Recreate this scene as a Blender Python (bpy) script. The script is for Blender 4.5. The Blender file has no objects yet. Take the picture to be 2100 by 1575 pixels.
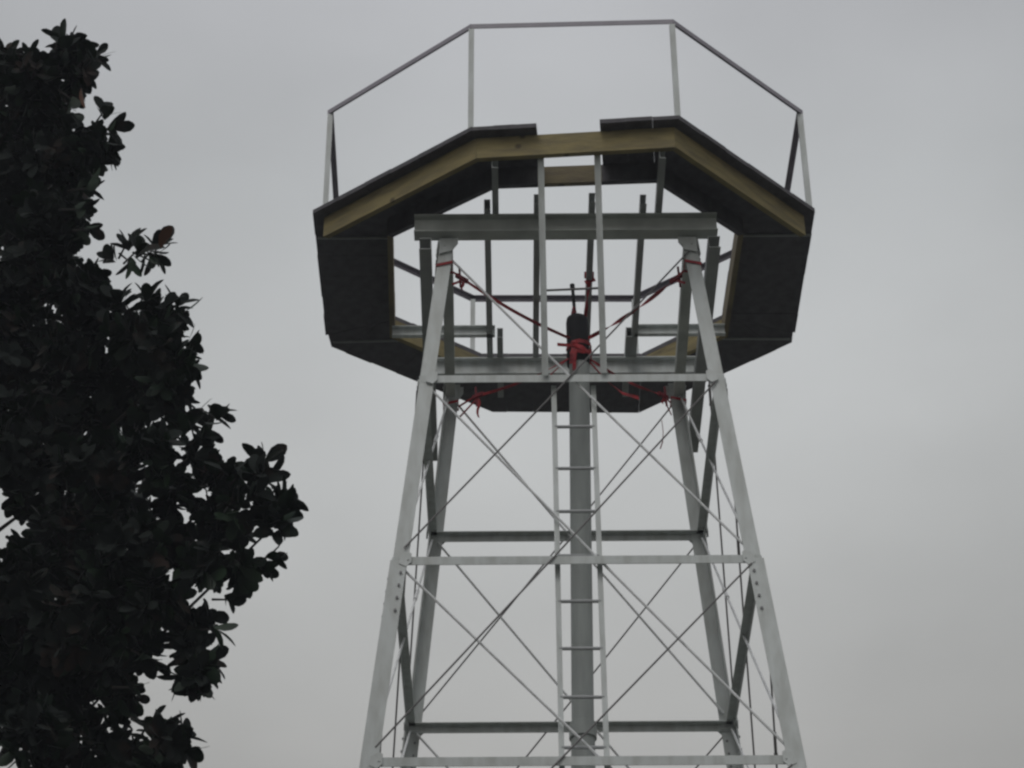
import bpy, math, random
import numpy as np
from mathutils import Vector, Matrix
R = math.radians
S = bpy.context.scene
C = S.collection
rnd = random.Random(7)

# ------------------------------------------------------------------ camera
CAM = Vector((-0.40287, -13.78848, 1.6))
RT = Vector((0.99998114, 0.00354871, -0.00501316))
UP = Vector((0.00614208, -0.57775903, 0.81618428))
FW = Vector((0.0, 0.81619968, 0.57776993))
FPX = 4775.0
cd = bpy.data.cameras.new('camera')
cam = bpy.data.objects.new('camera', cd); C.objects.link(cam)
M = Matrix((RT, UP, -FW)).transposed().to_4x4(); M.translation = CAM
cam.matrix_world = M
cd.sensor_width = 36; cd.lens = 36 * FPX / 2100
cd.clip_start = .1; cd.clip_end = 3000
S.camera = cam

def at(x, y, z=None, Y=None):
    """world point seen at photo pixel x,y, at height z or at distance plane Y"""
    d = FW + RT * ((x - 1050) / FPX) - UP * ((y - 787.5) / FPX)
    t = (z - CAM.z) / d.z if z is not None else (Y - CAM.y) / d.y
    return CAM + d * t

# ------------------------------------------------------------------ materials
def mat(name, col, rough=.6, metal=0., var=.15, scale=6., bump=0., col2=None, streak=False, spec=.5, detail=6):
    m = bpy.data.materials.new(name); m.use_nodes = True
    nt = m.node_tree; n = nt.nodes; L = nt.links
    b = n['Principled BSDF']
    b.inputs['Roughness'].default_value = rough; b.inputs['Metallic'].default_value = metal
    b.inputs['Specular IOR Level'].default_value = spec
    tc = n.new('ShaderNodeTexCoord'); mp = n.new('ShaderNodeMapping')
    L.new(tc.outputs['Object'], mp.inputs[0])
    if streak: mp.inputs['Scale'].default_value = streak
    nz = n.new('ShaderNodeTexNoise'); nz.inputs['Scale'].default_value = scale; nz.inputs['Detail'].default_value = detail
    L.new(mp.outputs[0], nz.inputs['Vector'])
    rp = n.new('ShaderNodeValToRGB')
    c2 = col2 or tuple(max(0, c * (1 - 2 * var)) for c in col)
    rp.color_ramp.elements[0].position = .32; rp.color_ramp.elements[0].color = (*c2, 1)
    rp.color_ramp.elements[1].position = .62; rp.color_ramp.elements[1].color = (*col, 1)
    L.new(nz.outputs['Fac'], rp.inputs[0]); L.new(rp.outputs[0], b.inputs['Base Color'])
    mr = n.new('ShaderNodeMapRange'); mr.inputs[3].default_value = rough * .75; mr.inputs[4].default_value = min(1, rough * 1.25)
    L.new(nz.outputs['Fac'], mr.inputs[0]); L.new(mr.outputs[0], b.inputs['Roughness'])
    if bump:
        bp = n.new('ShaderNodeBump'); bp.inputs['Strength'].default_value = bump; bp.inputs['Distance'].default_value = .01
        n2 = n.new('ShaderNodeTexNoise'); n2.inputs['Scale'].default_value = scale * 5; n2.inputs['Detail'].default_value = 4
        L.new(mp.outputs[0], n2.inputs['Vector']); L.new(n2.outputs['Fac'], bp.inputs['Height']); L.new(bp.outputs[0], b.inputs['Normal'])
    return m

STEEL = mat('painted_steel', (.56, .59, .585), .55, col2=(.43, .45, .435), scale=5, bump=.15, streak=(3, 3, .8))
STEELD = mat('weathered_steel', (.33, .345, .34), .6, var=.12, scale=5, bump=.2)
GALV = mat('galvanised_steel', (.42, .43, .43), .45, metal=.3, var=.1, scale=20)
BEAM = mat('painted_beam', (.50, .525, .495), .6, var=.14, scale=5, bump=.2)
RODL = mat('brace_steel', (.74, .75, .76), .6, var=.1, scale=12)
ROD = mat('rod_steel', (.17, .16, .16), .6, metal=.2, var=.2, scale=15)
RAILD = mat('top_rail_steel', (.27, .25, .29), .5, var=.12, scale=8)
RAIL = mat('rail_steel', (.40, .41, .42), .5, var=.12, scale=8)
PIPE = mat('pipe_paint', (.33, .355, .345), .6, var=.12, scale=3, bump=.2, streak=(4, 4, .7))
def knots(m):
    n = m.node_tree.nodes; L = m.node_tree.links; b = n['Principled BSDF']; src = b.inputs['Base Color'].links[0].from_socket
    tc = n.new('ShaderNodeTexCoord'); v = n.new('ShaderNodeTexVoronoi'); v.inputs['Scale'].default_value = 4.5; L.new(tc.outputs['Object'], v.inputs['Vector'])
    r = n.new('ShaderNodeMapRange'); r.inputs[1].default_value = .06; r.inputs[2].default_value = .14; r.inputs[3].default_value = .8; r.inputs[4].default_value = 0
    L.new(v.outputs['Distance'], r.inputs[0]); x = n.new('ShaderNodeMix'); x.data_type = 'RGBA'; L.new(r.outputs[0], x.inputs[0]); L.new(src, x.inputs[6]); x.inputs[7].default_value = (.05, .035, .02, 1)
    L.new(x.outputs[2], b.inputs['Base Color'])
LUMBER2 = mat('dark_lumber', (.19, .155, .085), .8, col2=(.11, .085, .05), scale=3.2, bump=.4, streak=(1.4, 1.4, 6))  # darker brown variant of the treated lumber, for the inner rim
LUMBER = mat('treated_lumber', (.26, .212, .095), .8, col2=(.15, .12, .055), scale=3.2, bump=.4, streak=(1.4, 1.4, 6))
knots(LUMBER); knots(LUMBER2)
PLANK = mat('dark_wet_planks_rim_shade', (.098, .092, .102), .8, col2=(.055, .052, .058), scale=5, bump=.5, streak=(2.5, 2.5, 1))  # wet deck boards; also gives the front inner rim timbers the deck's shade
BLACKS = mat('black_rubber_sleeve', (.014, .014, .016), .8, scale=14, spec=.2)
RED = mat('red_webbing', (.40, .022, .028), .75, col2=(.20, .014, .02), scale=18, bump=.3)
REDD = mat('dark_red_webbing', (.2, .01, .02), .75, scale=18)
BOLT = mat('bolt_steel', (.17, .17, .175), .5, metal=.5, scale=30)
BARK = mat('bark', (.026, .022, .019), .95, col2=(.012, .011, .010), scale=7, bump=.8, streak=(3, 3, .6))
GRASS = mat('grass_ground', (.085, .088, .068), .95, col2=(.055, .058, .045), scale=.6, bump=.5, detail=12)
CONC = mat('concrete', (.32, .31, .29), .9, scale=6, bump=.3)

def leafmat():
    m = bpy.data.materials.new('magnolia_leaf'); m.use_nodes = True
    nt = m.node_tree; n = nt.nodes; L = nt.links; b = n['Principled BSDF']
    g = n.new('ShaderNodeNewGeometry'); tc = n.new('ShaderNodeTexCoord')
    nz = n.new('ShaderNodeTexNoise'); nz.inputs['Scale'].default_value = 5; nz.inputs['Detail'].default_value = 3
    L.new(tc.outputs['Object'], nz.inputs['Vector'])
    def ramp(a, c, p=(.35, .7)):
        r = n.new('ShaderNodeValToRGB'); r.color_ramp.elements[0].color = (*a, 1); r.color_ramp.elements[1].color = (*c, 1)
        r.color_ramp.elements[0].position, r.color_ramp.elements[1].position = p
        L.new(nz.outputs['Fac'], r.inputs[0]); return r
    top = ramp((.010, .018, .012), (.019, .038, .018)); und = ramp((.011, .015, .013), (.040, .022, .017), (.55, .78))
    mx = n.new('ShaderNodeMix'); mx.data_type = 'RGBA'
    L.new(g.outputs['Backfacing'], mx.inputs[0]); L.new(top.outputs[0], mx.inputs[6]); L.new(und.outputs[0], mx.inputs[7])
    L.new(mx.outputs[2], b.inputs['Base Color'])
    mr = n.new('ShaderNodeMapRange'); mr.inputs[3].default_value = .5; mr.inputs[4].default_value = .9
    L.new(g.outputs['Backfacing'], mr.inputs[0]); L.new(mr.outputs[0], b.inputs['Roughness'])
    b.inputs['Specular IOR Level'].default_value = .2
    return m
LEAF = leafmat()
RUST = mat('dead_leaf', (.12, .045, .02), .7, scale=12)

# ------------------------------------------------------------------ mesh builder
class MB:
    def __init__(s): s.v = []; s.f = []
    def add(s, vs, fs):
        o = len(s.v); s.v += [tuple(v) for v in vs]; s.f += [tuple(i + o for i in f) for f in fs]
    def prism(s, P0, P1, prof, x):
        """sweep 2-D profile from P0 to P1; profile x axis along x (made square to the run)"""
        P0, P1, x = Vector(P0), Vector(P1), Vector(x)
        t = (P1 - P0).normalized(); x = (x - t * x.dot(t)).normalized(); y = t.cross(x)
        n = len(prof); vs = []
        for P in (P0, P1):
            for a, b in prof: vs.append(P + x * a + y * b)
        fs = [(i, (i + 1) % n, n + (i + 1) % n, n + i) for i in range(n)]
        fs += [tuple(range(n - 1, -1, -1)), tuple(range(n, 2 * n))]
        s.add(vs, fs); return s
    def bar(s, P0, P1, w, h, x): return s.prism(P0, P1, [(-w/2, -h/2), (w/2, -h/2), (w/2, h/2), (-w/2, h/2)], x)
    def tube(s, P0, P1, r, n=8, r1=None):
        P0, P1 = Vector(P0), Vector(P1); t = (P1 - P0).normalized()
        x = t.orthogonal().normalized(); y = t.cross(x); r1 = r if r1 is None else r1
        vs = [P + (x * math.cos(k * 2 * math.pi / n) + y * math.sin(k * 2 * math.pi / n)) * q for P, q in ((P0, r), (P1, r1)) for k in range(n)]
        s.add(vs, [(k, (k + 1) % n, n + (k + 1) % n, n + k) for k in range(n)] + [tuple(range(n - 1, -1, -1)), tuple(range(n, 2 * n))]); return s
    def lathe(s, ax, prof, n=24):
        vs = []; m = len(prof)
        for r, z in prof:
            for k in range(n): vs.append(Vector(ax) + Vector((r * math.cos(k * 2 * math.pi / n), r * math.sin(k * 2 * math.pi / n), z)))
        fs = [(i * n + k, i * n + (k + 1) % n, (i + 1) * n + (k + 1) % n, (i + 1) * n + k) for i in range(m - 1) for k in range(n)]
        fs += [tuple(range(n - 1, -1, -1)), tuple(range((m - 1) * n, m * n))]
        s.add(vs, fs); return s
    def ribbon(s, pts, w, th, ups):
        """strap along pts, half-width direction ups[i]"""
        n = len(pts); vs = []
        for i, p in enumerate(pts):
            p = Vector(p); a = Vector(pts[max(i - 1, 0)]); b = Vector(pts[min(i + 1, n - 1)]); t = (b - a).normalized()
            u = Vector(ups[i]); u = (u - t * u.dot(t)).normalized(); q = t.cross(u)
            vs += [p + u * w/2 + q * th/2, p - u * w/2 + q * th/2, p - u * w/2 - q * th/2, p + u * w/2 - q * th/2]
        fs = [(i*4+k, i*4+(k+1) % 4, i*4+4+(k+1) % 4, i*4+4+k) for i in range(n-1) for k in range(4)]
        fs += [(3, 2, 1, 0), tuple(range(4*n-4, 4*n))]
        s.add(vs, fs); return s
    def poly(s, pts, z0, z1):
        n = len(pts)
        s.add([(p[0], p[1], z0) for p in pts] + [(p[0], p[1], z1) for p in pts],
              [(i, (i+1) % n, n+(i+1) % n, n+i) for i in range(n)] + [tuple(range(n-1, -1, -1)), tuple(range(n, 2*n))]); return s
    def build(s, name, m, parent=None, smooth=False, bevel=0):
        me = bpy.data.meshes.new(name)
        vs = np.array(s.v, dtype=float)
        if parent is not None: loc = parent.matrix_world.translation if parent.type == 'EMPTY' else Vector((0, 0, 0))
        root = parent
        while root is not None and root.parent is not None: root = root.parent
        off = root.location if root is not None and root.type == 'EMPTY' else Vector((0, 0, 0))
        vs = vs - np.array(off)
        c = vs.mean(axis=0) if root is not None else np.zeros(3)
        pc = Vector(parent.get('_c', (0, 0, 0))) if (parent is not None and parent.type != 'EMPTY') else Vector((0, 0, 0))
        me.from_pydata([tuple(v) for v in (vs - c)], [], s.f); me.materials.append(m)
        me.validate()
        import bmesh
        bm = bmesh.new(); bm.from_mesh(me); bmesh.ops.recalc_face_normals(bm, faces=bm.faces)
        bm.to_mesh(me); bm.free()
        if smooth:
            for p in me.polygons: p.use_smooth = True
        o = bpy.data.objects.new(name, me); C.objects.link(o)
        o.location = Vector(c) - pc
        o['_c'] = tuple(c)
        if parent is not None: o.parent = parent
        if bevel:
            md = o.modifiers.new('bevel', 'BEVEL'); md.width = bevel; md.segments = 1; md.limit_method = 'ANGLE'
        return o
def tag(o, label=None, cat=None, group=None, kind=None):
    if label: o['label'] = label
    if cat: o['category'] = cat
    if group: o['group'] = group
    if kind: o['kind'] = kind
    return o
def empty(name, loc):
    o = bpy.data.objects.new(name, None); C.objects.link(o); o.location = loc; o.empty_display_size = .3
    bpy.context.view_layer.update(); return o

# ------------------------------------------------------------------ ground
g = MB(); N = 24
g.add([(x * 400 / N, y * 400 / N, 0) for y in range(-N, N + 1) for x in range(-N, N + 1)],
      [(j*(2*N+1)+i, j*(2*N+1)+i+1, (j+1)*(2*N+1)+i+1, (j+1)*(2*N+1)+i) for j in range(2*N) for i in range(2*N)])
tag(g.build('ground', GRASS), kind='structure')

# ------------------------------------------------------------------ tower
T = tag(empty('steel_tower', (0, 0, 0)),
        'tall pale grey steel lattice tower with an unfinished octagonal timber platform and railing on top', 'tower')
ZT = 11.95
def a_(z): return .9055 + .0928 * (ZT - z)
LV = [ZT, 10.68, 9.175, 7.716, 6.25, 4.78, 3.3, 1.75, .35]     # joint heights
corners = [(-1, -1), (1, -1), (1, 1), (-1, 1)]
def leg_pt(i, z, out=0.): sx, sy = corners[i]; a = a_(z) + out; return Vector((sx * a, sy * a, z))
def Lprof(w, t, flip=1): return [(0, 0), (w, 0), (w, flip * t), (t, flip * t), (t, flip * w), (0, flip * w)]
SPL = LV[2]     # the legs are spliced just below the second joint
for i, (sx, sy) in enumerate(corners):
    mb = MB()
    for (z0, z1, w, out) in ((.02, 6.2, .108, .016), (6.2, SPL + .0, .106, .013), (SPL - .02, ZT + .04, .098, 0)):
        P0, P1 = leg_pt(i, z0, out), leg_pt(i, z1, out)
        # explicit L so that the heel stays outward: flanges run along -sx X and -sy Y
        t = .010
        pr = [(0, 0), (w, 0), (w, t), (t, t), (t, w), (0, w)]
        vs = [P + Vector((-sx * a, -sy * b, 0)) for P in (P0, P1) for a, b in pr]
        mb.add(vs, [(k, (k+1) % 6, 6+(k+1) % 6, 6+k) for k in range(6)] + [(5, 4, 3, 2, 1, 0), (6, 7, 8, 9, 10, 11)])
    leg = mb.build('leg', STEEL, T)
    # concrete footing
    f = leg_pt(i, 0); fm = MB(); fm.poly([(f.x-.3, f.y-.3), (f.x+.3, f.y-.3), (f.x+.3, f.y+.3), (f.x-.3, f.y+.3)], -.2, .12); fm.build('footing', CONC, leg)
    # splice bolts and gusset plates
    for z00, in ((SPL,), (LV[4],)):
        for k in range(4):
            z = z00 - .10 - .095 * k
            P = leg_pt(i, z, .014)
            for ax in (0, 1):
                q = Vector((-sx * .078, 0, 0)) if ax == 0 else Vector((0, -sy * .078, 0))
                nrm = Vector((0, sy, 0)) if ax == 0 else Vector((sx, 0, 0))
                bm_ = MB(); bm_.tube(P + q - nrm * .014, P + q + nrm * .010, .0095, 6); bm_.build('splice_bolt', BOLT, leg)
    for li, z in enumerate(LV[:6]):
        for ax in (0, 1):
            inn = Vector((-sx, 0, 0)) if ax == 0 else Vector((0, -sy, 0))
            nrm = Vector((0, sy, 0)) if ax == 0 else Vector((sx, 0, 0))
            o = leg_pt(i, z, .006) + nrm * .004
            if li == 0: sh = [(0, .03), (.13, .03), (.135, -.02), (.10, -.09), (0.01, -.12)]
            else: sh = [(.05, .03), (.098, .062), (.122, .045), (.126, -.02), (.097, -.052), (.05, -.03)]
            gp = MB(); m_ = len(sh)
            lean = lambda dz: Vector((-sx, -sy, 0)) * (.0928 * dz)
            vs = [o + inn * a + Vector((0, 0, b)) + lean(b) + nrm * e for e in (0, .008) for a, b in sh]
            gp.add(vs, [(k, (k+1) % m_, m_+(k+1) % m_, m_+k) for k in range(m_)] + [tuple(range(m_-1, -1, -1)), tuple(range(m_, 2*m_))])
            for a, b in (((.105, .0),) if li != 1 else ()) if li else ((.04, -.04), (.11, -.05)):
                p = o + inn * a + Vector((0, 0, b)) + lean(b); gp.tube(p + nrm * .006, p + nrm * .014, .007, 6)
            gp.build('gusset_plate', STEEL, leg)

# horizontal struts: angle with its upright flange outward and its flat flange turned in under it
for li, z in enumerate(LV[1:7]):
    for i in range(4):
        A, B = leg_pt(i, z), leg_pt((i + 1) % 4, z); d = (B - A).normalized()
        out = Vector((d.y, -d.x, 0)); A2, B2 = A + d * .004 + out * .0035, B - d * .004 + out * .0035
        w, hgt, t = .060, .058, .006
        mb = MB()
        for P in (A2, B2): pass
        pr = [(0, -.03), (0, hgt - .03), (-w, hgt - .03), (-w, hgt - .03 - t), (-t, hgt - .03 - t), (-t, -.03)]
        vs = [P + out * a + Vector((0, 0, b)) for P in (A2, B2) for a, b in pr]
        mb.add(vs, [(k, (k+1) % 6, 6+(k+1) % 6, 6+k) for k in range(6)] + [(5, 4, 3, 2, 1, 0), (6, 7, 8, 9, 10, 11)])
        mb.build('strut', STEEL, T)

# crossed tie rods, each two bays tall, with a turnbuckle
for li in range(0, 6):
    z0, z1 = LV[li] - (.06 if li == 0 else .0), LV[li + 2]
    for i in range(4):
        j = (i + 1) % 4
        for s_ in (0, 1):
            A, B = (leg_pt(i, z0), leg_pt(j, z1)) if s_ == 0 else (leg_pt(j, z0), leg_pt(i, z1))
            fn = (leg_pt(i, z0) + leg_pt(j, z0)) * .5; fn.z = 0; fn.normalize()
            off = fn * (-.03 if ((s_ == 0) == (i in (0, 3))) else .012)
            d = (B - A).normalized(); A = A + d * .10 + off; B = B - d * .12 + off
            A.z += .03
            m_ = MB(); sag = Vector((0, 0, -.012)) 
            mid = (A + B) * .5 + sag; wide = (s_ == 0) if i in (0, 3) else (s_ == 1); r = .0085 if wide else .0062
            m_.tube(A, mid, r, 6); m_.tube(mid, B, r, 6)
            rod = m_.build('tie_rod', RODL if wide else ROD, T)
            if i in (0, 2): continue
            p = B.lerp(A, .70) + sag * .6; tb = MB()
            tb.tube(p - d * .06, p + d * .06, r + .004, 8); tb.tube(p - d * .075, p - d * .06, r + .0065, 6); tb.tube(p + d * .06, p + d * .075, r + .0065, 6)
            tb.build('turnbuckle', RODL if wide else ROD, rod)

# platform beams on the leg tops
def ibeam(y, x0, x1, z0, z1, fw, name='main_beam', m=BEAM):
    t = .009; h = z1 - z0; b = fw / 2
    pr = [(-b, 0), (b, 0), (b, t), (t/2, t), (t/2, h-t), (b, h-t), (b, h), (-b, h), (-b, h-t), (-t/2, h-t), (-t/2, t), (-b, t)]
    mb = MB(); n = len(pr)
    vs = [Vector((x, y + a, z0 + c)) for x in (x0, x1) for a, c in pr]
    # faces built as three boxes so that the section stays planar
    mb.add([Vector((x, y + a, z0 + c)) for x in (x0, x1) for a, c in ((-b, 0), (b, 0), (b, t), (-b, t))], [(0,1,5,4),(1,2,6,5),(2,3,7,6),(3,0,4,7),(3,2,1,0),(4,5,6,7)])
    mb.add([Vector((x, y + a, z0 + c)) for x in (x0, x1) for a, c in ((-b, h-t), (b, h-t), (b, h), (-b, h))], [(0,1,5,4),(1,2,6,5),(2,3,7,6),(3,0,4,7),(3,2,1,0),(4,5,6,7)])
    mb.add([Vector((x, y + a, z0 + c)) for x in (x0+.001, x1-.001) for a, c in ((-t/2, t), (t/2, t), (t/2, h-t), (-t/2, h-t))], [(0,1,5,4),(1,2,6,5),(2,3,7,6),(3,0,4,7),(3,2,1,0),(4,5,6,7)])
    return mb.build(name, m, T)
ibeam(-.93, -1.09, 1.06, ZT + .043, 12.147, .11)
ibeam(.80, -.99, 1.03, ZT + .043, 12.147, .10, m=STEEL)
def channel(P0, P1, w, h, open_dir, name, m=STEELD, t=.006):
    """C section: web of height h, flanges of width w pointing along open_dir; P at the bottom of the web"""
    P0, P1, o = Vector(P0), Vector(P1), Vector(open_dir)
    mb = MB(); pr = [(0, 0), (w, 0), (w, t), (t, t), (t, h-t), (w, h-t), (w, h), (0, h)]
    n = 8; vs = [P + o * a + Vector((0, 0, c)) for P in (P0, P1) for a, c in pr]
    mb.add(vs, [(k, (k+1) % n, n+(k+1) % n, n+k) for k in range(n)] + [(0,1,2,3), (0,3,4,7), (4,5,6,7), (8,11,10,9), (8,15,12,11), (12,15,14,13)])
    return mb.build(name, m, T)
# joists running front to back over the main beams
ZJ = 12.150
for x, ye in ((-.572, 408), (-.218, 398), (.172, 396), (.535, 400)):
    channel((x - .022, at(1150, ye, z=12.24).y, ZJ), (x - .022, 1.02, ZJ), .045, .09, (1, 0, 0), 'joist')
# short trimmers under the front and back of the walkway
for x0, ya, yb in ((-.535, at(1003, 324, z=12.24).y, -.80), (.625, at(1359, 304, z=12.24).y, -.82), (-.515, .50, 1.30), (.47, .50, 1.30)):
    channel((x0, ya, ZJ), (x0, yb, ZJ), .045, .09, (1, 0, 0), 'trimmer')
# outriggers across each side, near the front and the back
for y, xa, xb in ((.50, -1.315, -.53), (.50, .535, 1.225)):
    channel((xa, y, ZJ), (xb, y, ZJ), .04, .09, (0, -1, 0), 'outrigger', STEEL)
# beams tying the leg tops front to back, and the heavier pair outside the legs
for sx in (-1, 1):
    channel((sx * .815, -.90, 11.835), (sx * .84, .84, 11.835), .075, .10, (sx, 0, 0), 'tie_beam', BEAM)
channel((-.965, -.985, 11.83), (-1.0, 1.72, 11.83), .085, .10, (-1, 0, 0), 'side_beam')
channel((.985, -.985, 11.83), (.985, 1.62, 11.83), .085, .10, (1, 0, 0), 'side_beam')

# ---- octagonal walkway
ZD = 12.40; ZD1 = 12.44
DO = [(-.671, -1.581), (.764, -1.689), (1.809, -.664), (1.790, .93), (.632, 1.89), (-.564, 1.863), (-1.822, .94), (-1.84, -.688)]
DI = [(-.515, -1.143), (.62, -1.195), (1.245, -.60), (1.221, .615), (.625, 1.115), (-.645, 1.10), (-1.30, .60), (-1.262, -.605)]
ends = {6: ((-1.817, .953), None)}
def clip(poly, n, c, keep):
    out = []; m_ = len(poly)
    for k in range(m_):
        p, q = poly[k], poly[(k+1) % m_]
        dp, dq = (p[0]*n[0]+p[1]*n[1]-c)*keep, (q[0]*n[0]+q[1]*n[1]-c)*keep
        if dp >= 0: out.append(p)
        if (dp >= 0) != (dq >= 0):
            t = dp / (dp - dq); out.append((p[0]+(q[0]-p[0])*t, p[1]+(q[1]-p[1])*t))
    return out
for i in range(8):
    j = (i + 1) % 8
    o0, o1, i0, i1 = [Vector((*p, 0)) for p in (DO[i], DO[j], DI[i], DI[j])]
    if i == 6: o0 = Vector((-1.848, .80, 0)); 
    if i == 2: o1 = Vector((1.802, .80, 0))
    e = (o1 - o0).normalized(); quad = [tuple(p)[:2] for p in (o0, o1, i1, i0)]
    inn = Vector((-e.y, e.x, 0))
    if i == 5: quad.insert(2, (-1.832, .80)); quad[1] = (-1.817, .953)
    if i == 3: quad.insert(0, (1.786, .80))
    s0, s1 = min(Vector((*p, 0)).dot(e) for p in quad), max(Vector((*p, 0)).dot(e) for p in quad)
    mb = MB(); s = s0; k = 0
    gap = None
    if i == 0: gap = (at(1101, 262, z=ZD1).dot(e), at(1230, 250, z=ZD1).dot(e))
    nb = max(4, round((s1 - s0) / .235)); w = (s1 - s0) / nb
    if i == 0:
        g0, g1 = gap; cuts = []
        k1 = 3; k2 = 3
        cuts += [(s0 + (g0-s0)*q/k1, s0 + (g0-s0)*(q+1)/k1) for q in range(k1)]
        cuts += [(g1 + (s1-g1)*q/k2, g1 + (s1-g1)*(q+1)/k2) for q in range(k2)]
    else: cuts = [(s0 + w*q, s0 + w*(q+1)) for q in range(nb)]
    for (ca, cb) in cuts:
        gp = .0002 if rnd.random() < .88 else .0009
        pl = clip(quad, (e.x, e.y), ca + gp, 1); pl = clip(pl, (e.x, e.y), cb - gp, -1)
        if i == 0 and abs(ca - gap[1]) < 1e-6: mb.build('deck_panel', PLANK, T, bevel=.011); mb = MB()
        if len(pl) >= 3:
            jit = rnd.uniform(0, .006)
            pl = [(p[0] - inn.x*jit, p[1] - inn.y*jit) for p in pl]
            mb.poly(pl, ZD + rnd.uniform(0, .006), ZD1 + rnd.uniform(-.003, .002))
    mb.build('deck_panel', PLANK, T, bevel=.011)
# rim timbers, outer and inner, mitred at the corners
def ring(pts, inset, z0, z1, th, name, which=range(8)):
    P = [Vector((*p, 0)) for p in pts]; n = 8
    def offs(d):
        r = []
        for k in range(n):
            a, b, c = P[k-1], P[k], P[(k+1) % n]
            e0, e1 = (b-a).normalized(), (c-b).normalized()
            n0, n1 = Vector((-e0.y, e0.x, 0)), Vector((-e1.y, e1.x, 0))
            m_ = (n0 + n1).normalized(); r.append(b + m_ * (d / m_.dot(n0)))
        return r
    A, B = offs(inset), offs(inset + th)
    for k in which:
        j = (k+1) % n; e = (A[j] - A[k]).normalized() * .0015
        mb = MB(); mb.poly([tuple((A[k]+e)[:2]), tuple((A[j]-e)[:2]), tuple((B[j]-e)[:2]), tuple((B[k]+e)[:2])], z0, z1)
        m_ = LUMBER if name[0] == 'o' or k in (3, 5) else (PLANK if k in (7, 1) else LUMBER2)  # dark plank colour on the slanted front inner pieces paints in the deck's shade
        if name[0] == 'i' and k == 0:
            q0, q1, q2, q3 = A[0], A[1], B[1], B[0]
            for ta, tb, mm in ((0, .27, PLANK), (.2715, .66, LUMBER2), (.6615, 1, PLANK)):  # end pieces dark: deck's shade put into the colour; middle piece stays brown
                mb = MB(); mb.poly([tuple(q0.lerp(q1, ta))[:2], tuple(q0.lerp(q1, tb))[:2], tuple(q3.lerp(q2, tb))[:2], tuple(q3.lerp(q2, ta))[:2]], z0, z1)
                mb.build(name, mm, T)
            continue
        mb.build(name, m_, T)
ring(DO, .075, 12.215, ZD - .002, .04, 'outer_rim_timber', (7, 0, 1))
for y0, y1, xa, xb in ((-.42, -.42, -1.83, -1.31), (-.42, -.42, 1.30, 1.80), (.87, .85, -1.80, -1.05), (.85, .87, 1.02, 1.77)):
    mb = MB(); mb.bar((xa, y0, ZD - .011), (xb, y1, ZD - .011), .014, .012, (0, 0, 1)); mb.build('batten', STEELD, T)
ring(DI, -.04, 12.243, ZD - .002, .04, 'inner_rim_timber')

# ---- guard rail
RP = [(-.681, -1.491), (.772, -1.528), (1.792, -.553), (1.776, .865), (.624, 1.748), (-.726, 1.734), (-1.80, .898), (-1.764, -.585)]
ZR = 13.47
for k in range(8):
    a, b = Vector((*RP[k], ZR)), Vector((*RP[(k+1) % 8], ZR)); e = (b-a).normalized()
    mb = MB(); mb.prism(a - e*.012, b + e*.012, [(-.021, -.021), (.021, -.021), (.021, -.015), (-.015, -.015), (-.015, .021), (-.021, .021)], (0, 0, -1))
    mb.build('top_rail', RAILD, T)
    c = Vector((RP[k][0], RP[k][1], 0)); inward = -c.normalized()
    mb = MB(); x = Vector((-inward.y, inward.x, 0))
    mb.prism(Vector((*RP[k], ZD1 + .003)), Vector((*RP[k], ZR - .022)), [(-.02, -.02), (.02, -.02), (.02, -.014), (-.014, -.014), (-.014, .02), (-.02, .02)], (1, 0, 0))
    mb.build('rail_post', STEEL, T)

# ---- centre pipe
px = at(1195, 1480, Y=0).x; ztop = at(1187, 722, Y=0).z
pxt = at(1188, 740, Y=0).x
zc = at(1195, 1500, Y=0).z
mb = MB()
def pax(z): t = (z - zc) / (ztop - zc); return px + (pxt - px) * t
n = 28; prof = [(.079, 0.0), (.079, zc-.06), (.091, zc-.055), (.091, zc+.05), (.082, zc+.055), (.074, zc+.06), (.074, ztop-.0)]
vs = [Vector((pax(z) + r*math.cos(k*2*math.pi/n), r*math.sin(k*2*math.pi/n), z)) for r, z in prof for k in range(n)]
mb.add(vs, [(i*n+k, i*n+(k+1) % n, (i+1)*n+(k+1) % n, (i+1)*n+k) for i in range(len(prof)-1) for k in range(n)] + [tuple(range(n-1, -1, -1)), tuple(range((len(prof)-1)*n, len(prof)*n))])
pipe = mb.build('centre_pipe', PIPE, T, smooth=True)
md = pipe.modifiers.new('es', 'EDGE_SPLIT'); md.split_angle = R(35)
zs = at(1187, 652, Y=0).z
mb = MB(); mb.lathe((pxt - .008, 0, 0), [(.082, ztop-.12), (.084, ztop-.05), (.081, ztop+.05), (.083, zs-.05), (.078, zs-.015), (.06, zs)], 24)
mb.build('pipe_sleeve', BLACKS, pipe, smooth=True)
zr = at(1180, 584, Y=0).z
mb = MB(); bx = pxt - .03
mb.tube((bx+.008, 0, zs-.01), (bx-.006, 0, zr-.02), .013, 10); mb.tube((bx-.006, 0, zr-.035), (bx-.008, 0, zr), .019, 10)
mb.build('lifting_rod', BLACKS, pipe)

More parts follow.
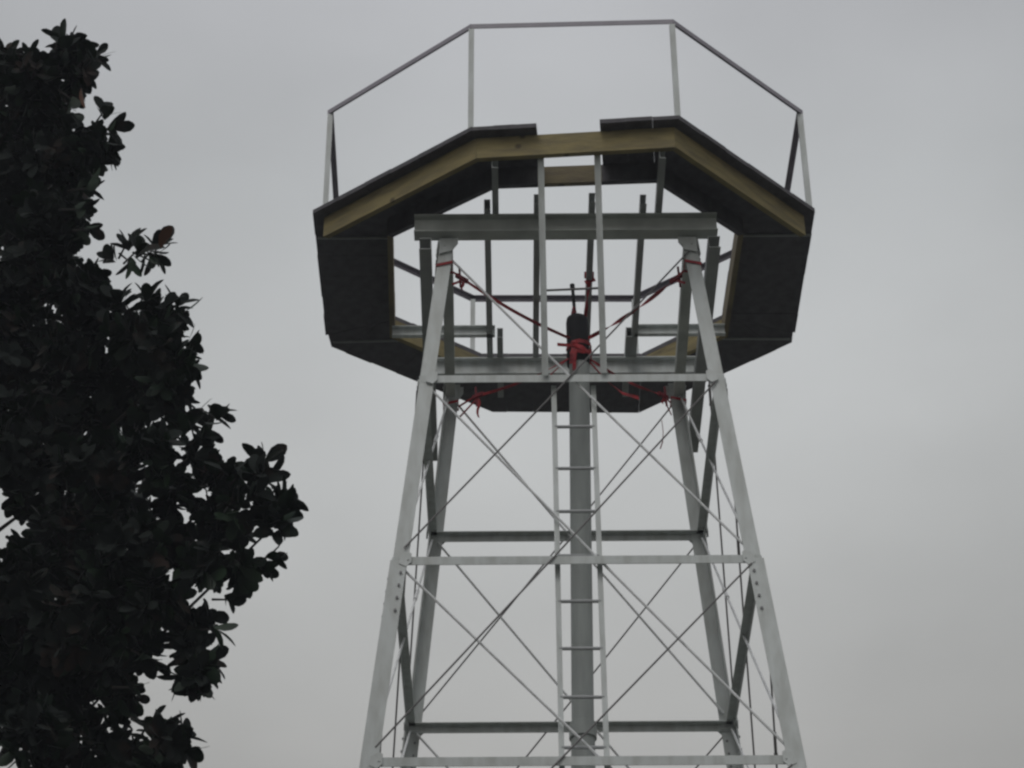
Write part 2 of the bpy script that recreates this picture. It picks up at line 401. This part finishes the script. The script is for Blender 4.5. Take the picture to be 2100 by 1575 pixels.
# ---- ladder and its raised handrails
lad = None
def yl(z): return -a_(z) + .075
xl0, xl1 = at(1137, 850, Y=-1).x, at(1219, 850, Y=-1).x
zl = at(1180, 792, Y=-.95).z
st = MB(); st.bar((xl0, yl(.1), .1), (xl0, yl(zl), zl), .034, .016, (1, 0, 0)); ladder = st.build('ladder', STEEL, T)
st = MB(); st.bar((xl1+.006, yl(.1), .1), (xl1, yl(zl), zl), .034, .016, (1, 0, 0)); st.build('stile', STEEL, ladder)
zz = at(1180, 875, Y=yl(10.3)).z
while zz > .2:
    mb = MB(); mb.tube((xl0, yl(zz), zz), (xl1, yl(zz), zz), .0115, 8); mb.build('rung', RAIL, ladder); zz -= .3525
for (xb, yb, xt, yt) in ((1118, 775, 1109, 322), (1238, 770, 1225, 316)):
    b = at(xb, yb, Y=-a_(LV[1]) - .0); t = at(xt, yt, z=12.235)
    mb = MB(); mb.prism(b + Vector((0, -.03, 0)), t, [(-.022, 0), (.022, 0), (.022, .035), (.016, .035), (.016, .006), (-.022, .006)], (1, 0, 0))
    mb.build('handrail_post', STEEL, T)
    if xb == 1118: L0 = (b, t)
    else: L1 = (b, t)
f = (593 - 322) / 453.; f = .42
p0, p1 = L0[1].lerp(L0[0], .60), L1[1].lerp(L1[0], .60)
mb = MB(); mb.tube(p0 + Vector((0, .03, 0)), p1 + Vector((0, .03, 0)), .008, 8); mb.build('crossbar', ROD, T)

# ------------------------------------------------------------------ red ratchet straps
def wrap(mb, c, w, z, tilt=0, band=.032, d=(0, 0)):
    """band round a leg corner"""
    hx, hy = w
    pts = [(c.x-hx, c.y-hy), (c.x+hx, c.y-hy), (c.x+hx, c.y+hy), (c.x-hx, c.y+hy), (c.x-hx, c.y-hy)]
    for k in range(4):
        a, b = pts[k], pts[k+1]; za, zb = z + tilt*(a[0]-c.x), z + tilt*(b[0]-c.x)
        e = (Vector((*b, 0)) - Vector((*a, 0))).normalized() * .002
        mb.ribbon([Vector((*a, za)) - e, Vector((*b, zb)) + e], band, .004, [(0, 0, 1)] * 2)
pc = Vector((pxt, 0, ztop + .03))
def strap(name_label, i, zleg, seq, ratchet_t, tail, twist, w=.021, grey=False, tailmat=RED):
    sx, sy = corners[i]; root_c = leg_pt(i, zleg) - Vector((sx*.05, sy*.05, 0))
    mb = MB()
    wrap(mb, root_c, (.058, .058), zleg, tilt=-.25*sx, band=.022)
    end = pc + Vector((sx*.07, sy*.05, seq))
    A1 = root_c + Vector((-sx*.058, -sy*.02, -.015)); A2 = A1 + Vector((0, 0, -.11))
    rp = root_c.lerp(end, ratchet_t)
    mb.ribbon([A1, rp + Vector((0, 0, .01))], .018, .004, [(0, 0, 1), (0, 0, 1)])
    mb.ribbon([A2, rp + Vector((0, 0, -.015))], .018, .004, [(0, 0, 1), (0, 0, 1)])
    n = 26; pts = []; ups = []
    for k in range(n):
        t = k / (n-1); p = rp.lerp(end, t) + Vector((0, 0, -.035 * math.sin(math.pi*t)))
        ang = twist * math.pi * t; pts.append(p)
        d = (end - rp).normalized(); s_ = Vector((0, 0, 1)); q = d.cross(s_).normalized()
        ups.append(s_ * math.cos(ang) + q * math.sin(ang))
    mb.ribbon(pts, w, .003, ups)
    S_ = mb.build('ratchet_strap', RED, None)
    tag(S_, name_label, 'strap', 'red ratchet straps bracing the centre pipe')
    rb = MB(); d = (end - rp).normalized()
    rb.bar(rp - d*.06, rp + d*.05, .030, .022, (0, 0, 1)); rb.bar(rp - d*.03 + Vector((0, 0, .09)), rp - d*.03 + Vector((.01, 0, -.09)), .016, .010, (1, 0, 0))
    rb.build('ratchet', REDD, S_)
    if tail:
        tm = MB(); q = rp + Vector((0, 0, -.03)); pts = [q + Vector((.008*math.sin(k*1.3), 0, -tail*k/5)) for k in range(6)]
        tm.ribbon(pts, .022, .004, [(1, .3*k, 0) for k in range(6)]); tm.build('loose_tail', tailmat, S_)
    return S_
zln = at(905, 542, Y=-a_(11.75)).z
strap('red ratchet strap tied round the top of the front left tower leg', 0, zln, .06, .14, .07, .45, w=.024)
strap('red twisted ratchet strap tied round the top of the front right tower leg', 1, zln + .0, .06, .16, 0, 3.0, w=.03)
zlf = at(905, 842, Y=a_(11.75)).z
strap('red ratchet strap at the rear left tower leg with its loose tail hanging down', 3, zlf, -.05, .24, .17, 1.0)
s4 = strap('red ratchet strap at the rear right tower leg with a thin cord hanging', 2, zlf + .02, -.05, .18, .05, 2.2)
cm = MB(); q = at(1357, 862, Y=.72); pts = [q, at(1360, 885, Y=.72), at(1359, 905, Y=.72), at(1354, 920, Y=.72)]
for k in range(3): cm.tube(pts[k], pts[k+1], .003 if k < 2 else .005, 5)
cm.build('cord', REDD, s4)
# strap from the pipe up to a joist
mb = MB(); A = Vector((.172, -.02, 12.16)); B = Vector((pxt + .05, 0, zs - .02))
jy = at(1214, 575, z=12.15).y
A = Vector((.17, jy, 12.13)); n = 16
mb.ribbon([A.lerp(B, k/(n-1)) for k in range(n)], .028, .003, [(math.cos(k*.25), math.sin(k*.25), 0) for k in range(n)])
wrap(mb, Vector((.172, jy, 0)), (.034, .02), 12.20, band=.03)
for zz_ in (0,): mb.ribbon([A + Vector((-.03, 0, .0)), A + Vector((.045, 0, .03))], .03, .006, [(0, 0, 1)]*2)
tag(mb.build('ratchet_strap', RED, None), 'short red strap slung from a joist down to the capped pipe top', 'strap', 'red ratchet straps bracing the centre pipe')
# wad of webbing knotted round the pipe head
mb = MB(); K = 60; pts = []; ups = []
for k in range(K):
    a = k * .55; r = .090 + .004*math.sin(k*2.1); z = ztop - .01 + .055*math.sin(k*.37) + .012*math.sin(k*1.7)
    pts.append((pxt + r*math.cos(a), r*math.sin(a), z)); ups.append((.1*math.sin(k), .1*math.cos(k*1.3), 1))
mb.ribbon(pts, .026, .004, ups)
for (dx, dz, l) in ((-.045, -.09, .14), (-.03, -.10, .19)):
    p = Vector((pxt + dx, -.095, ztop + dz + .06)); mb.ribbon([p, p + Vector((-.01, -.01, -l*.5)), p + Vector((dx*.4, 0, -l))], .028, .005, [(1, 0, 0), (.9, .3, 0), (.8, -.4, 0)])
mb.ribbon([(pxt-.07, -.07, ztop+.01), (pxt-.16, -.09, ztop+.005)], .026, .006, [(0, 0, 1)]*2)
mb.ribbon([(pxt-.08, -.06, ztop-.10), (pxt-.16, -.02, ztop-.16), (pxt-.24, .02, ztop-.22)], .02, .004, [(0, .4, 1), (0, 1, .4), (0, .4, 1)])
mb.ribbon([(pxt+.06, .0, ztop-.07), (pxt+.2, .15, ztop-.15), (pxt+.32, .3, ztop-.16), (pxt+.45, .42, ztop-.12)], .03, .004, [(0, .4, 1), (0, 1, .4), (0, .4, 1), (0, 0, 1)])
tag(mb.build('webbing_bundle', RED, None), 'tangled bundle of red webbing knotted round the head of the centre pipe', 'webbing')
kb = MB(); K = 26
kb.ribbon([(bx + .024*math.cos(k*.9)*(1.2-k/K), .024*math.sin(k*.9), zs - .01 + .11*k/K) for k in range(K)], .022, .005, [(.3*math.sin(k), .2, 1) for k in range(K)])
tag(kb.build('webbing_knot', REDD, None), 'small dark red knot of webbing wound on the rod above the pipe', 'webbing')

# ------------------------------------------------------------------ tree
TR = tag(empty('magnolia_tree', (-4.6, -2.2, 0)), 'large dark evergreen tree with broad leathery leaves at the left of the tower', 'tree')
rg = np.random.default_rng(11)
lobes = []   # (centre, radius, density)
def lobe(x, y, r, Y=-3.4, dens=1.): 
    c = at(x, y, Y=Y); d = (c - CAM).length; lobes.append((np.array(c), r / FPX * d, dens))
for a in [(70, 215, 92, -3.2), (150, 150, 42, -3.6), (20, 160, 70, -3.0), (120, 330, 80, -3.3), (195, 300, 42, -3.7), (40, 380, 120, -3.0), (110, 450, 70, -3.5),
          (60, 580, 110, -3.2), (150, 600, 60, -3.7), (20, 740, 150, -3.0), (190, 690, 95, -3.5), (290, 680, 75, -3.7), (345, 740, 55, -3.9), (330, 660, 45, -3.5),
          (230, 810, 100, -3.2), (330, 830, 62, -3.6), (80, 930, 150, -3.1), (200, 960, 90, -3.7), (310, 930, 55, -3.9), (340, 1000, 60, -3.4, .6), (400, 930, 34, -3.6, .45),
          (430, 1020, 55, -3.6, .7), (500, 1030, 45, -3.9, .55), (470, 1110, 50, -3.5, .7), (545, 1080, 34, -3.8, .6), (535, 985, 24, -3.9, .5), (565, 1030, 26, -3.7, .5), (450, 965, 30, -3.6, .5), (350, 1110, 80, -3.3, .8), (260, 1120, 95, -3.7), (130, 1140, 120, -3.2), (420, 1165, 50, -3.8, .7), (490, 1165, 32, -3.7, .6),
          (30, 1230, 130, -3.4), (170, 1280, 100, -3.6), (260, 1250, 80, -3.2), (330, 1230, 60, -3.8), (385, 1330, 38, -3.6), (400, 1380, 28, -3.8), (400, 1270, 40, -3.5),
          (110, 1400, 75, -3.3), (215, 1375, 45, -3.5, .8), (205, 1490, 50, -3.3, .8), (325, 1530, 50, -3.7), (255, 1560, 60, -3.3), (60, 1500, 60, -3.7), (130, 1560, 85, -3.4), (20, 1420, 60, -3.2)]:
    lobe(*a)
lobe(60, 165, 52, -3.5); lobe(12, 150, 40, -3.3); lobe(140, 110, 30, -3.5); lobe(285, 1315, 55, -3.4, .8); lobe(205, 1330, 60, -3.3); lobe(245, 1420, 36, -3.5, .8)
for a in [(40, 250, 110), (60, 450, 130), (90, 650, 140), (140, 800, 140), (150, 1000, 160), (230, 1100, 120), (90, 1250, 140), (60, 1450, 120), (190, 1250, 100)]:
    for Y in (-2.65, -1.95): lobe(a[0], a[1], a[2], Y, .28)
nfr = len(lobes)
# rest of the crown, round the trunk and out of frame
for k in range(95):
    z = rg.uniform(3.2, 12.6); th = rg.uniform(0, 2*math.pi)
    rad = 2.5 * math.sqrt(max(.05, 1 - ((z - 6.6) / 6.6) ** 2)) * rg.uniform(.45, .95)
    c = Vector((-4.75 + rad * math.cos(th), -2.4 + rad * math.sin(th), z))
    v = c - CAM; dep = v.dot(FW); ix = 1050 + FPX * v.dot(RT) / dep; iy = 787.5 - FPX * v.dot(UP) / dep
    r = rg.uniform(.42, .7)
    if ix + r * FPX / dep > -20 and -150 < iy < 1750: continue   # the framed side is already built
    lobes.append((np.array(c), r, .35))
Vv = []; Ff = []; nv = 0
tw = MB()
# one leaf: folded along the midrib, curved back, 5 stations
def leaf_local(L, W, fold, curl):
    st = [(0, .10), (.2, .62), (.48, 1.0), (.76, .92), (.93, .5), (1.0, .06)]; P = []
    for t, w in st:
        y = t * L; z = -curl * L * t * t
        P += [(w*W/2, y, z + fold*w*W/2), (0, y, z), (-w*W/2, y, z + fold*w*W/2)]
    return np.array(P)
LF = [(i*3+k, i*3+k+1, i*3+k+4, i*3+k+3) for i in range(5) for k in range(2)]
def rosette(c, d, nl, L, tilt=(25, 80)):
    global nv
    d = d / np.linalg.norm(d); a = np.cross(d, [0.3, .2, 1.]); a /= np.linalg.norm(a); b = np.cross(d, a)
    ph = rg.uniform(0, 6.28)
    for k in range(nl):
        th = ph + k * 2.4; tl = math.radians(rg.uniform(*tilt)); ll = L * rg.uniform(.7, 1.25)
        out = a*math.cos(th) + b*math.sin(th)
        y = d*math.cos(tl) + out*math.sin(tl) + np.array([0, 0, -.12]); y /= np.linalg.norm(y)
        nrm = d*math.sin(tl) - out*math.cos(tl); nrm = nrm + rg.normal(0, .18, 3); x = np.cross(y, nrm); x /= np.linalg.norm(x); zz = np.cross(x, y)
        P = leaf_local(ll, ll*rg.uniform(.46, .58), rg.uniform(.05, .3), rg.uniform(0, .2))
        base = c + out*.006 - d*rg.uniform(0, .05)
        Q = base + P[:, :1]*x + P[:, 1:2]*y + P[:, 2:]*zz
        Vv.append(Q); Ff.extend([tuple(i + nv for i in f) for f in LF]); nv += 18
LL = .103
for li, (c, r, dens) in enumerate(lobes):
    n = int((7 + 46 * (r / .27) ** 2.0) * dens) if li < nfr else int(70 * dens * (r/.4)**2)
    for k in range(n):
        d = rg.normal(0, 1, 3); d /= np.linalg.norm(d); 
        rr = r * (rg.uniform(.15, 1.0) ** .6) * (1.16 if rg.random() < .12 else .97)
        p = c + d * rr
        dd = d + np.array([0, 0, .35]) + rg.normal(0, .25, 3)
        rosette(p, dd, int(rg.integers(6, 10)), LL if li < nfr else LL*1.25)
        if k % 2 == 0 and li < nfr or k % 6 == 0:
            tw.tube(c + d*rr*.25 + rg.normal(0, .02, 3), p, .006, 4, .0035)
# sprays at the outline where single twigs stand clear
for (x, y, dx, dy, n) in [(138, 90, -.1, 1, 8), (118, 72, -.6, .8, 4), (196, 112, .1, 1, 2), (205, 112, .9, .3, 2), (200, 110, .8, .8, 3), (205, 120, 1, -.1, 3), (60, 110, -.1, 1, 6), (215, 225, .1, 1, 5), (240, 262, .9, .1, 5), (225, 300, .7, -.4, 4), (150, 205, .3, -1, 2),
              (262, 495, -.1, 1, 6), (285, 510, .3, .8, 6), (325, 500, .4, 1, 7), (330, 525, 1, -.5, 4), (270, 540, .1, -1, 5), (310, 535, .5, -.9, 4), (225, 520, -.3, .4, 5),
              (372, 618, .5, .8, 4), (385, 640, 1, .1, 3), (395, 700, 1, .2, 5), (400, 755, .8, -.3, 4), (300, 600, .0, 1, 5), (240, 610, 0, 1, 5),
              (448, 840, .2, 1, 5), (455, 850, 1, 0, 4), (425, 860, -.3, .9, 5), (395, 845, .1, 1, 5), (430, 885, .5, -.8, 4), (410, 900, .5, .5, 5), (380, 880, .1, .6, 6), (400, 930, .3, .5, 7),
              (532, 940, -.1, 1, 4), (548, 940, .6, .8, 4), (560, 975, .9, .4, 5), (590, 1020, .8, .5, 6), (597, 1050, .9, 0, 4), (585, 1080, .8, -.5, 5), (470, 955, 0, 1, 5), (500, 965, .3, .9, 6), (440, 960, -.1, .9, 5),
              (565, 1140, 1, .1, 4), (550, 1165, .8, -.5, 5), (480, 1230, .8, -.3, 4), (450, 1290, .9, -.2, 3), (300, 1350, .3, -.9, 4), (325, 1370, .6, -.8, 3), (280, 1410, .9, -.3, 2),
              (395, 1400, -.2, -1, 4), (415, 1405, .3, -1, 4), (440, 1350, .9, 0, 4), (435, 1380, .9, -.3, 4), (365, 1395, -.8, -.5, 3),
              (310, 1475, 0, 1, 6), (345, 1480, .4, .8, 5), (385, 1500, .8, .4, 4), (388, 1540, 1, -.2, 5), (185, 385, 1, 0, 5), (170, 430, .9, -.3, 5), (190, 470, .6, -.2, 4)]:
    p = np.array(at(x, y, Y=-3.75 + rg.uniform(-.15, .15)))
    d = np.array(RT)*dx + np.array(UP)*dy + np.array(FW)*rg.uniform(-.3, .3)
    rosette(p - d/np.linalg.norm(d)*.01, d, n + 1, LL*1.12, (15, 62))
    q = np.array(at(x - 30*dx - 22, y + 28*dy + 8, Y=-3.62)); tw.tube(q, p, .007, 5, .004)
allV = np.vstack(Vv)
def chunk(name, V, F, m, parent):
    me = bpy.data.meshes.new(name); V = V - np.array(parent.location)
    me.vertices.add(len(V)); me.vertices.foreach_set('co', V.ravel())
    F = np.array(F); me.loops.add(F.size); me.loops.foreach_set('vertex_index', F.ravel())
    me.polygons.add(len(F)); me.polygons.foreach_set('loop_start', np.arange(len(F))*4)
    me.update(calc_edges=True); me.materials.append(m); me.shade_smooth()
    o = bpy.data.objects.new(name, me); C.objects.link(o); o.parent = parent; return o
chunk('crown', allV, Ff, LEAF, TR)
print('leaves', nv // 18)
# a few withered rust coloured leaves
for (x, y, dx, dy) in ((163, 196, -.1, -1), (330, 500, .2, 1)):
    Vv = []; Ff = []; nv = 0
    rosette(np.array(at(x, y, Y=-3.95)), np.array(RT)*dx + np.array(UP)*dy, 1, LL*1.15, (0, 12))
    chunk('dead_leaf', np.vstack(Vv), Ff, RUST, TR)
# trunk and limbs
tk = MB(); path = [Vector((-4.6, -2.2, -.1)), Vector((-4.62, -2.25, 1.6)), Vector((-4.55, -2.35, 3.4)), Vector((-4.62, -2.4, 5.4)), Vector((-4.5, -2.5, 7.6)), Vector((-4.45, -2.55, 9.6)), Vector((-4.3, -2.7, 11.4))]
rad = [.30, .24, .21, .18, .13, .09, .04]
for k in range(len(path)-1): tk.tube(path[k], path[k+1], rad[k], 12, rad[k+1])
tk.build('trunk', BARK, TR, smooth=True)
lb = MB()
for li, (c, r, dens) in enumerate(lobes):
    if li < nfr and (li % 3 or li in (36, 39, 42, 45)): continue
    c = Vector(c); zt = max(2.2, c.z - (c - Vector((-4.55, -2.4, c.z))).length * .8)
    k = max(i for i in range(len(path)-1) if path[i].z <= zt); t = (zt - path[k].z) / (path[k+1].z - path[k].z); s0 = path[k].lerp(path[k+1], min(1, t))
    c = c + Vector((0, .12, 0)); r0 = .026; prev = s0; L_ = (c - s0).length; nseg = 5
    b1, b2 = rnd.uniform(.12, .26) * L_, rnd.uniform(-.10, .14) * L_
    for q in range(1, nseg + 1):
        u = q / nseg; p = s0.lerp(c, u) + Vector((b1*.6*math.sin(u*3.14*1.4), b1*math.sin(u*3.14), b2*math.sin(u*3.14))) * (1 if q < nseg else 0) + Vector((rnd.uniform(-.03, .03), 0, rnd.uniform(-.03, .03)))
        lb.tube(prev, p, r0*(1-.75*(q-1)/nseg), 6, r0*(1-.75*q/nseg)); prev = p
lb.v += [v for v in tw.v]; o_ = len(lb.v) - len(tw.v); lb.f += [tuple(i + o_ for i in f) for f in tw.f]
lb.build('branches', BARK, TR)

# ------------------------------------------------------------------ sky, sun, view
hb = MB(); hb.add([(x, y, z) for z in (-1, 15.5) for x, y in ((-402, -402), (402, -402), (402, 402), (-402, 402))], [(3, 2, 1, 0), (4, 5, 6, 7), (0, 1, 5, 4), (1, 2, 6, 5), (2, 3, 7, 6), (3, 0, 4, 7)])
hm = bpy.data.materials.new('rain_and_glare_haze'); hm.use_nodes = True; hn = hm.node_tree.nodes; hn.remove(hn['Principled BSDF'])  # thin rain mist, added to lift the blacks as veiling glare does
pv = hn.new('ShaderNodeVolumePrincipled'); pv.inputs['Color'].default_value = (.86, .90, 1, 1); pv.inputs['Density'].default_value = .0017
hm.node_tree.links.new(pv.outputs[0], hn['Material Output'].inputs['Volume'])
tag(hb.build('haze', hm), kind='stuff')
w = bpy.data.worlds.new('World'); S.world = w; w.use_nodes = True
nt = w.node_tree; n = nt.nodes; L = nt.links; bg = n['Background']
SUN_EL, SUN_AZ = R(52), R(200)      # behind and above the viewer, hidden by cloud
sky = n.new('ShaderNodeTexSky'); sky.sky_type = 'NISHITA'; sky.sun_disc = False; sky.sun_elevation = SUN_EL; sky.sun_rotation = SUN_AZ
sky.air_density = 1; sky.dust_density = 6
tc = n.new('ShaderNodeTexCoord'); sep = n.new('ShaderNodeSeparateXYZ'); L.new(tc.outputs['Generated'], sep.inputs[0])
hsv = n.new('ShaderNodeHueSaturation'); hsv.inputs['Saturation'].default_value = .25; L.new(sky.outputs[0], hsv.inputs['Color'])
rp = n.new('ShaderNodeValToRGB'); L.new(sep.outputs[2], rp.inputs[0]); e = rp.color_ramp.elements
K = 10.0
def cc(r, g_, b): return (r, g_, b, 1)
e[0].position = 0.0; e[0].color = cc(.30, .285, .27)
e[1].position = 1.0; e[1].color = cc(.80, .83, .88)
for p, c in ((.40, (.36, .357, .345)), (.445, (.425, .426, .416)), (.51, (.485, .494, .49)), (.578, (.528, .542, .545)), (.64, (.495, .512, .522)), (.70, (.478, .488, .508)), (.80, (.60, .62, .65))):
    x = rp.color_ramp.elements.new(p); x.color = cc(*c)
nz = n.new('ShaderNodeTexNoise'); nz.inputs['Scale'].default_value = 5.2; nz.inputs['Detail'].default_value = 3.5; nz.inputs['Roughness'].default_value = .5
mp = n.new('ShaderNodeMapping'); mp.inputs['Location'].default_value = (.35, .1, .6); mp.inputs['Scale'].default_value = (1, 1, 1.8)
L.new(tc.outputs['Generated'], mp.inputs[0]); L.new(mp.outputs[0], nz.inputs['Vector'])
mr = n.new('ShaderNodeMapRange'); mr.inputs[1].default_value = .3; mr.inputs[2].default_value = .7; mr.inputs[3].default_value = .92*K; mr.inputs[4].default_value = 1.08*K
L.new(nz.outputs['Fac'], mr.inputs[0])
# brighter cloud towards the hidden sun, behind the viewer
mb_ = n.new('ShaderNodeMapRange'); mb_.inputs[1].default_value = .2; mb_.inputs[2].default_value = -.9; mb_.inputs[3].default_value = 1.; mb_.inputs[4].default_value = 1.2
L.new(sep.outputs[1], mb_.inputs[0])
mu = n.new('ShaderNodeMath'); mu.operation = 'MULTIPLY'; L.new(mr.outputs[0], mu.inputs[0]); L.new(mb_.outputs[0], mu.inputs[1])
# lens falloff put into the sky colour: brighter behind the tower, duller to either side
ax_ = n.new('ShaderNodeMath'); ax_.operation = 'MULTIPLY'; L.new(sep.outputs[0], ax_.inputs[0]); L.new(sep.outputs[0], ax_.inputs[1])
ay_ = n.new('ShaderNodeMapRange'); ay_.inputs[1].default_value = 0; ay_.inputs[2].default_value = .05; ay_.inputs[3].default_value = 1; ay_.inputs[4].default_value = .86
L.new(ax_.outputs[0], ay_.inputs[0])
mu2 = n.new('ShaderNodeMath'); mu2.operation = 'MULTIPLY'; L.new(mu.outputs[0], mu2.inputs[0]); L.new(ay_.outputs[0], mu2.inputs[1]); mu = mu2
vm = n.new('ShaderNodeVectorMath'); vm.operation = 'SCALE'; L.new(rp.outputs[0], vm.inputs[0]); L.new(mu.outputs[0], vm.inputs['Scale'])
mx = n.new('ShaderNodeMix'); mx.data_type = 'RGBA'; mx.inputs[0].default_value = .93
L.new(hsv.outputs[0], mx.inputs[6]); L.new(vm.outputs[0], mx.inputs[7]); L.new(mx.outputs[2], bg.inputs['Color'])
bg.inputs['Strength'].default_value = .103
sd = bpy.data.lights.new('sun', 'SUN'); sd.energy = .6; sd.angle = R(25); sd.color = (1, .97, .93)
so = bpy.data.objects.new('sun', sd); C.objects.link(so)
dv = Vector((math.sin(SUN_AZ)*math.cos(SUN_EL), math.cos(SUN_AZ)*math.cos(SUN_EL), math.sin(SUN_EL)))
so.rotation_euler = (-dv).to_track_quat('-Z', 'Y').to_euler()
S.view_settings.view_transform = 'Standard'; S.view_settings.look = 'None'; S.view_settings.gamma = 1; S.view_settings.exposure = 0
S.cycles.filter_width = 2.5
for o in C.objects:
    if '_c' in o: del o['_c']
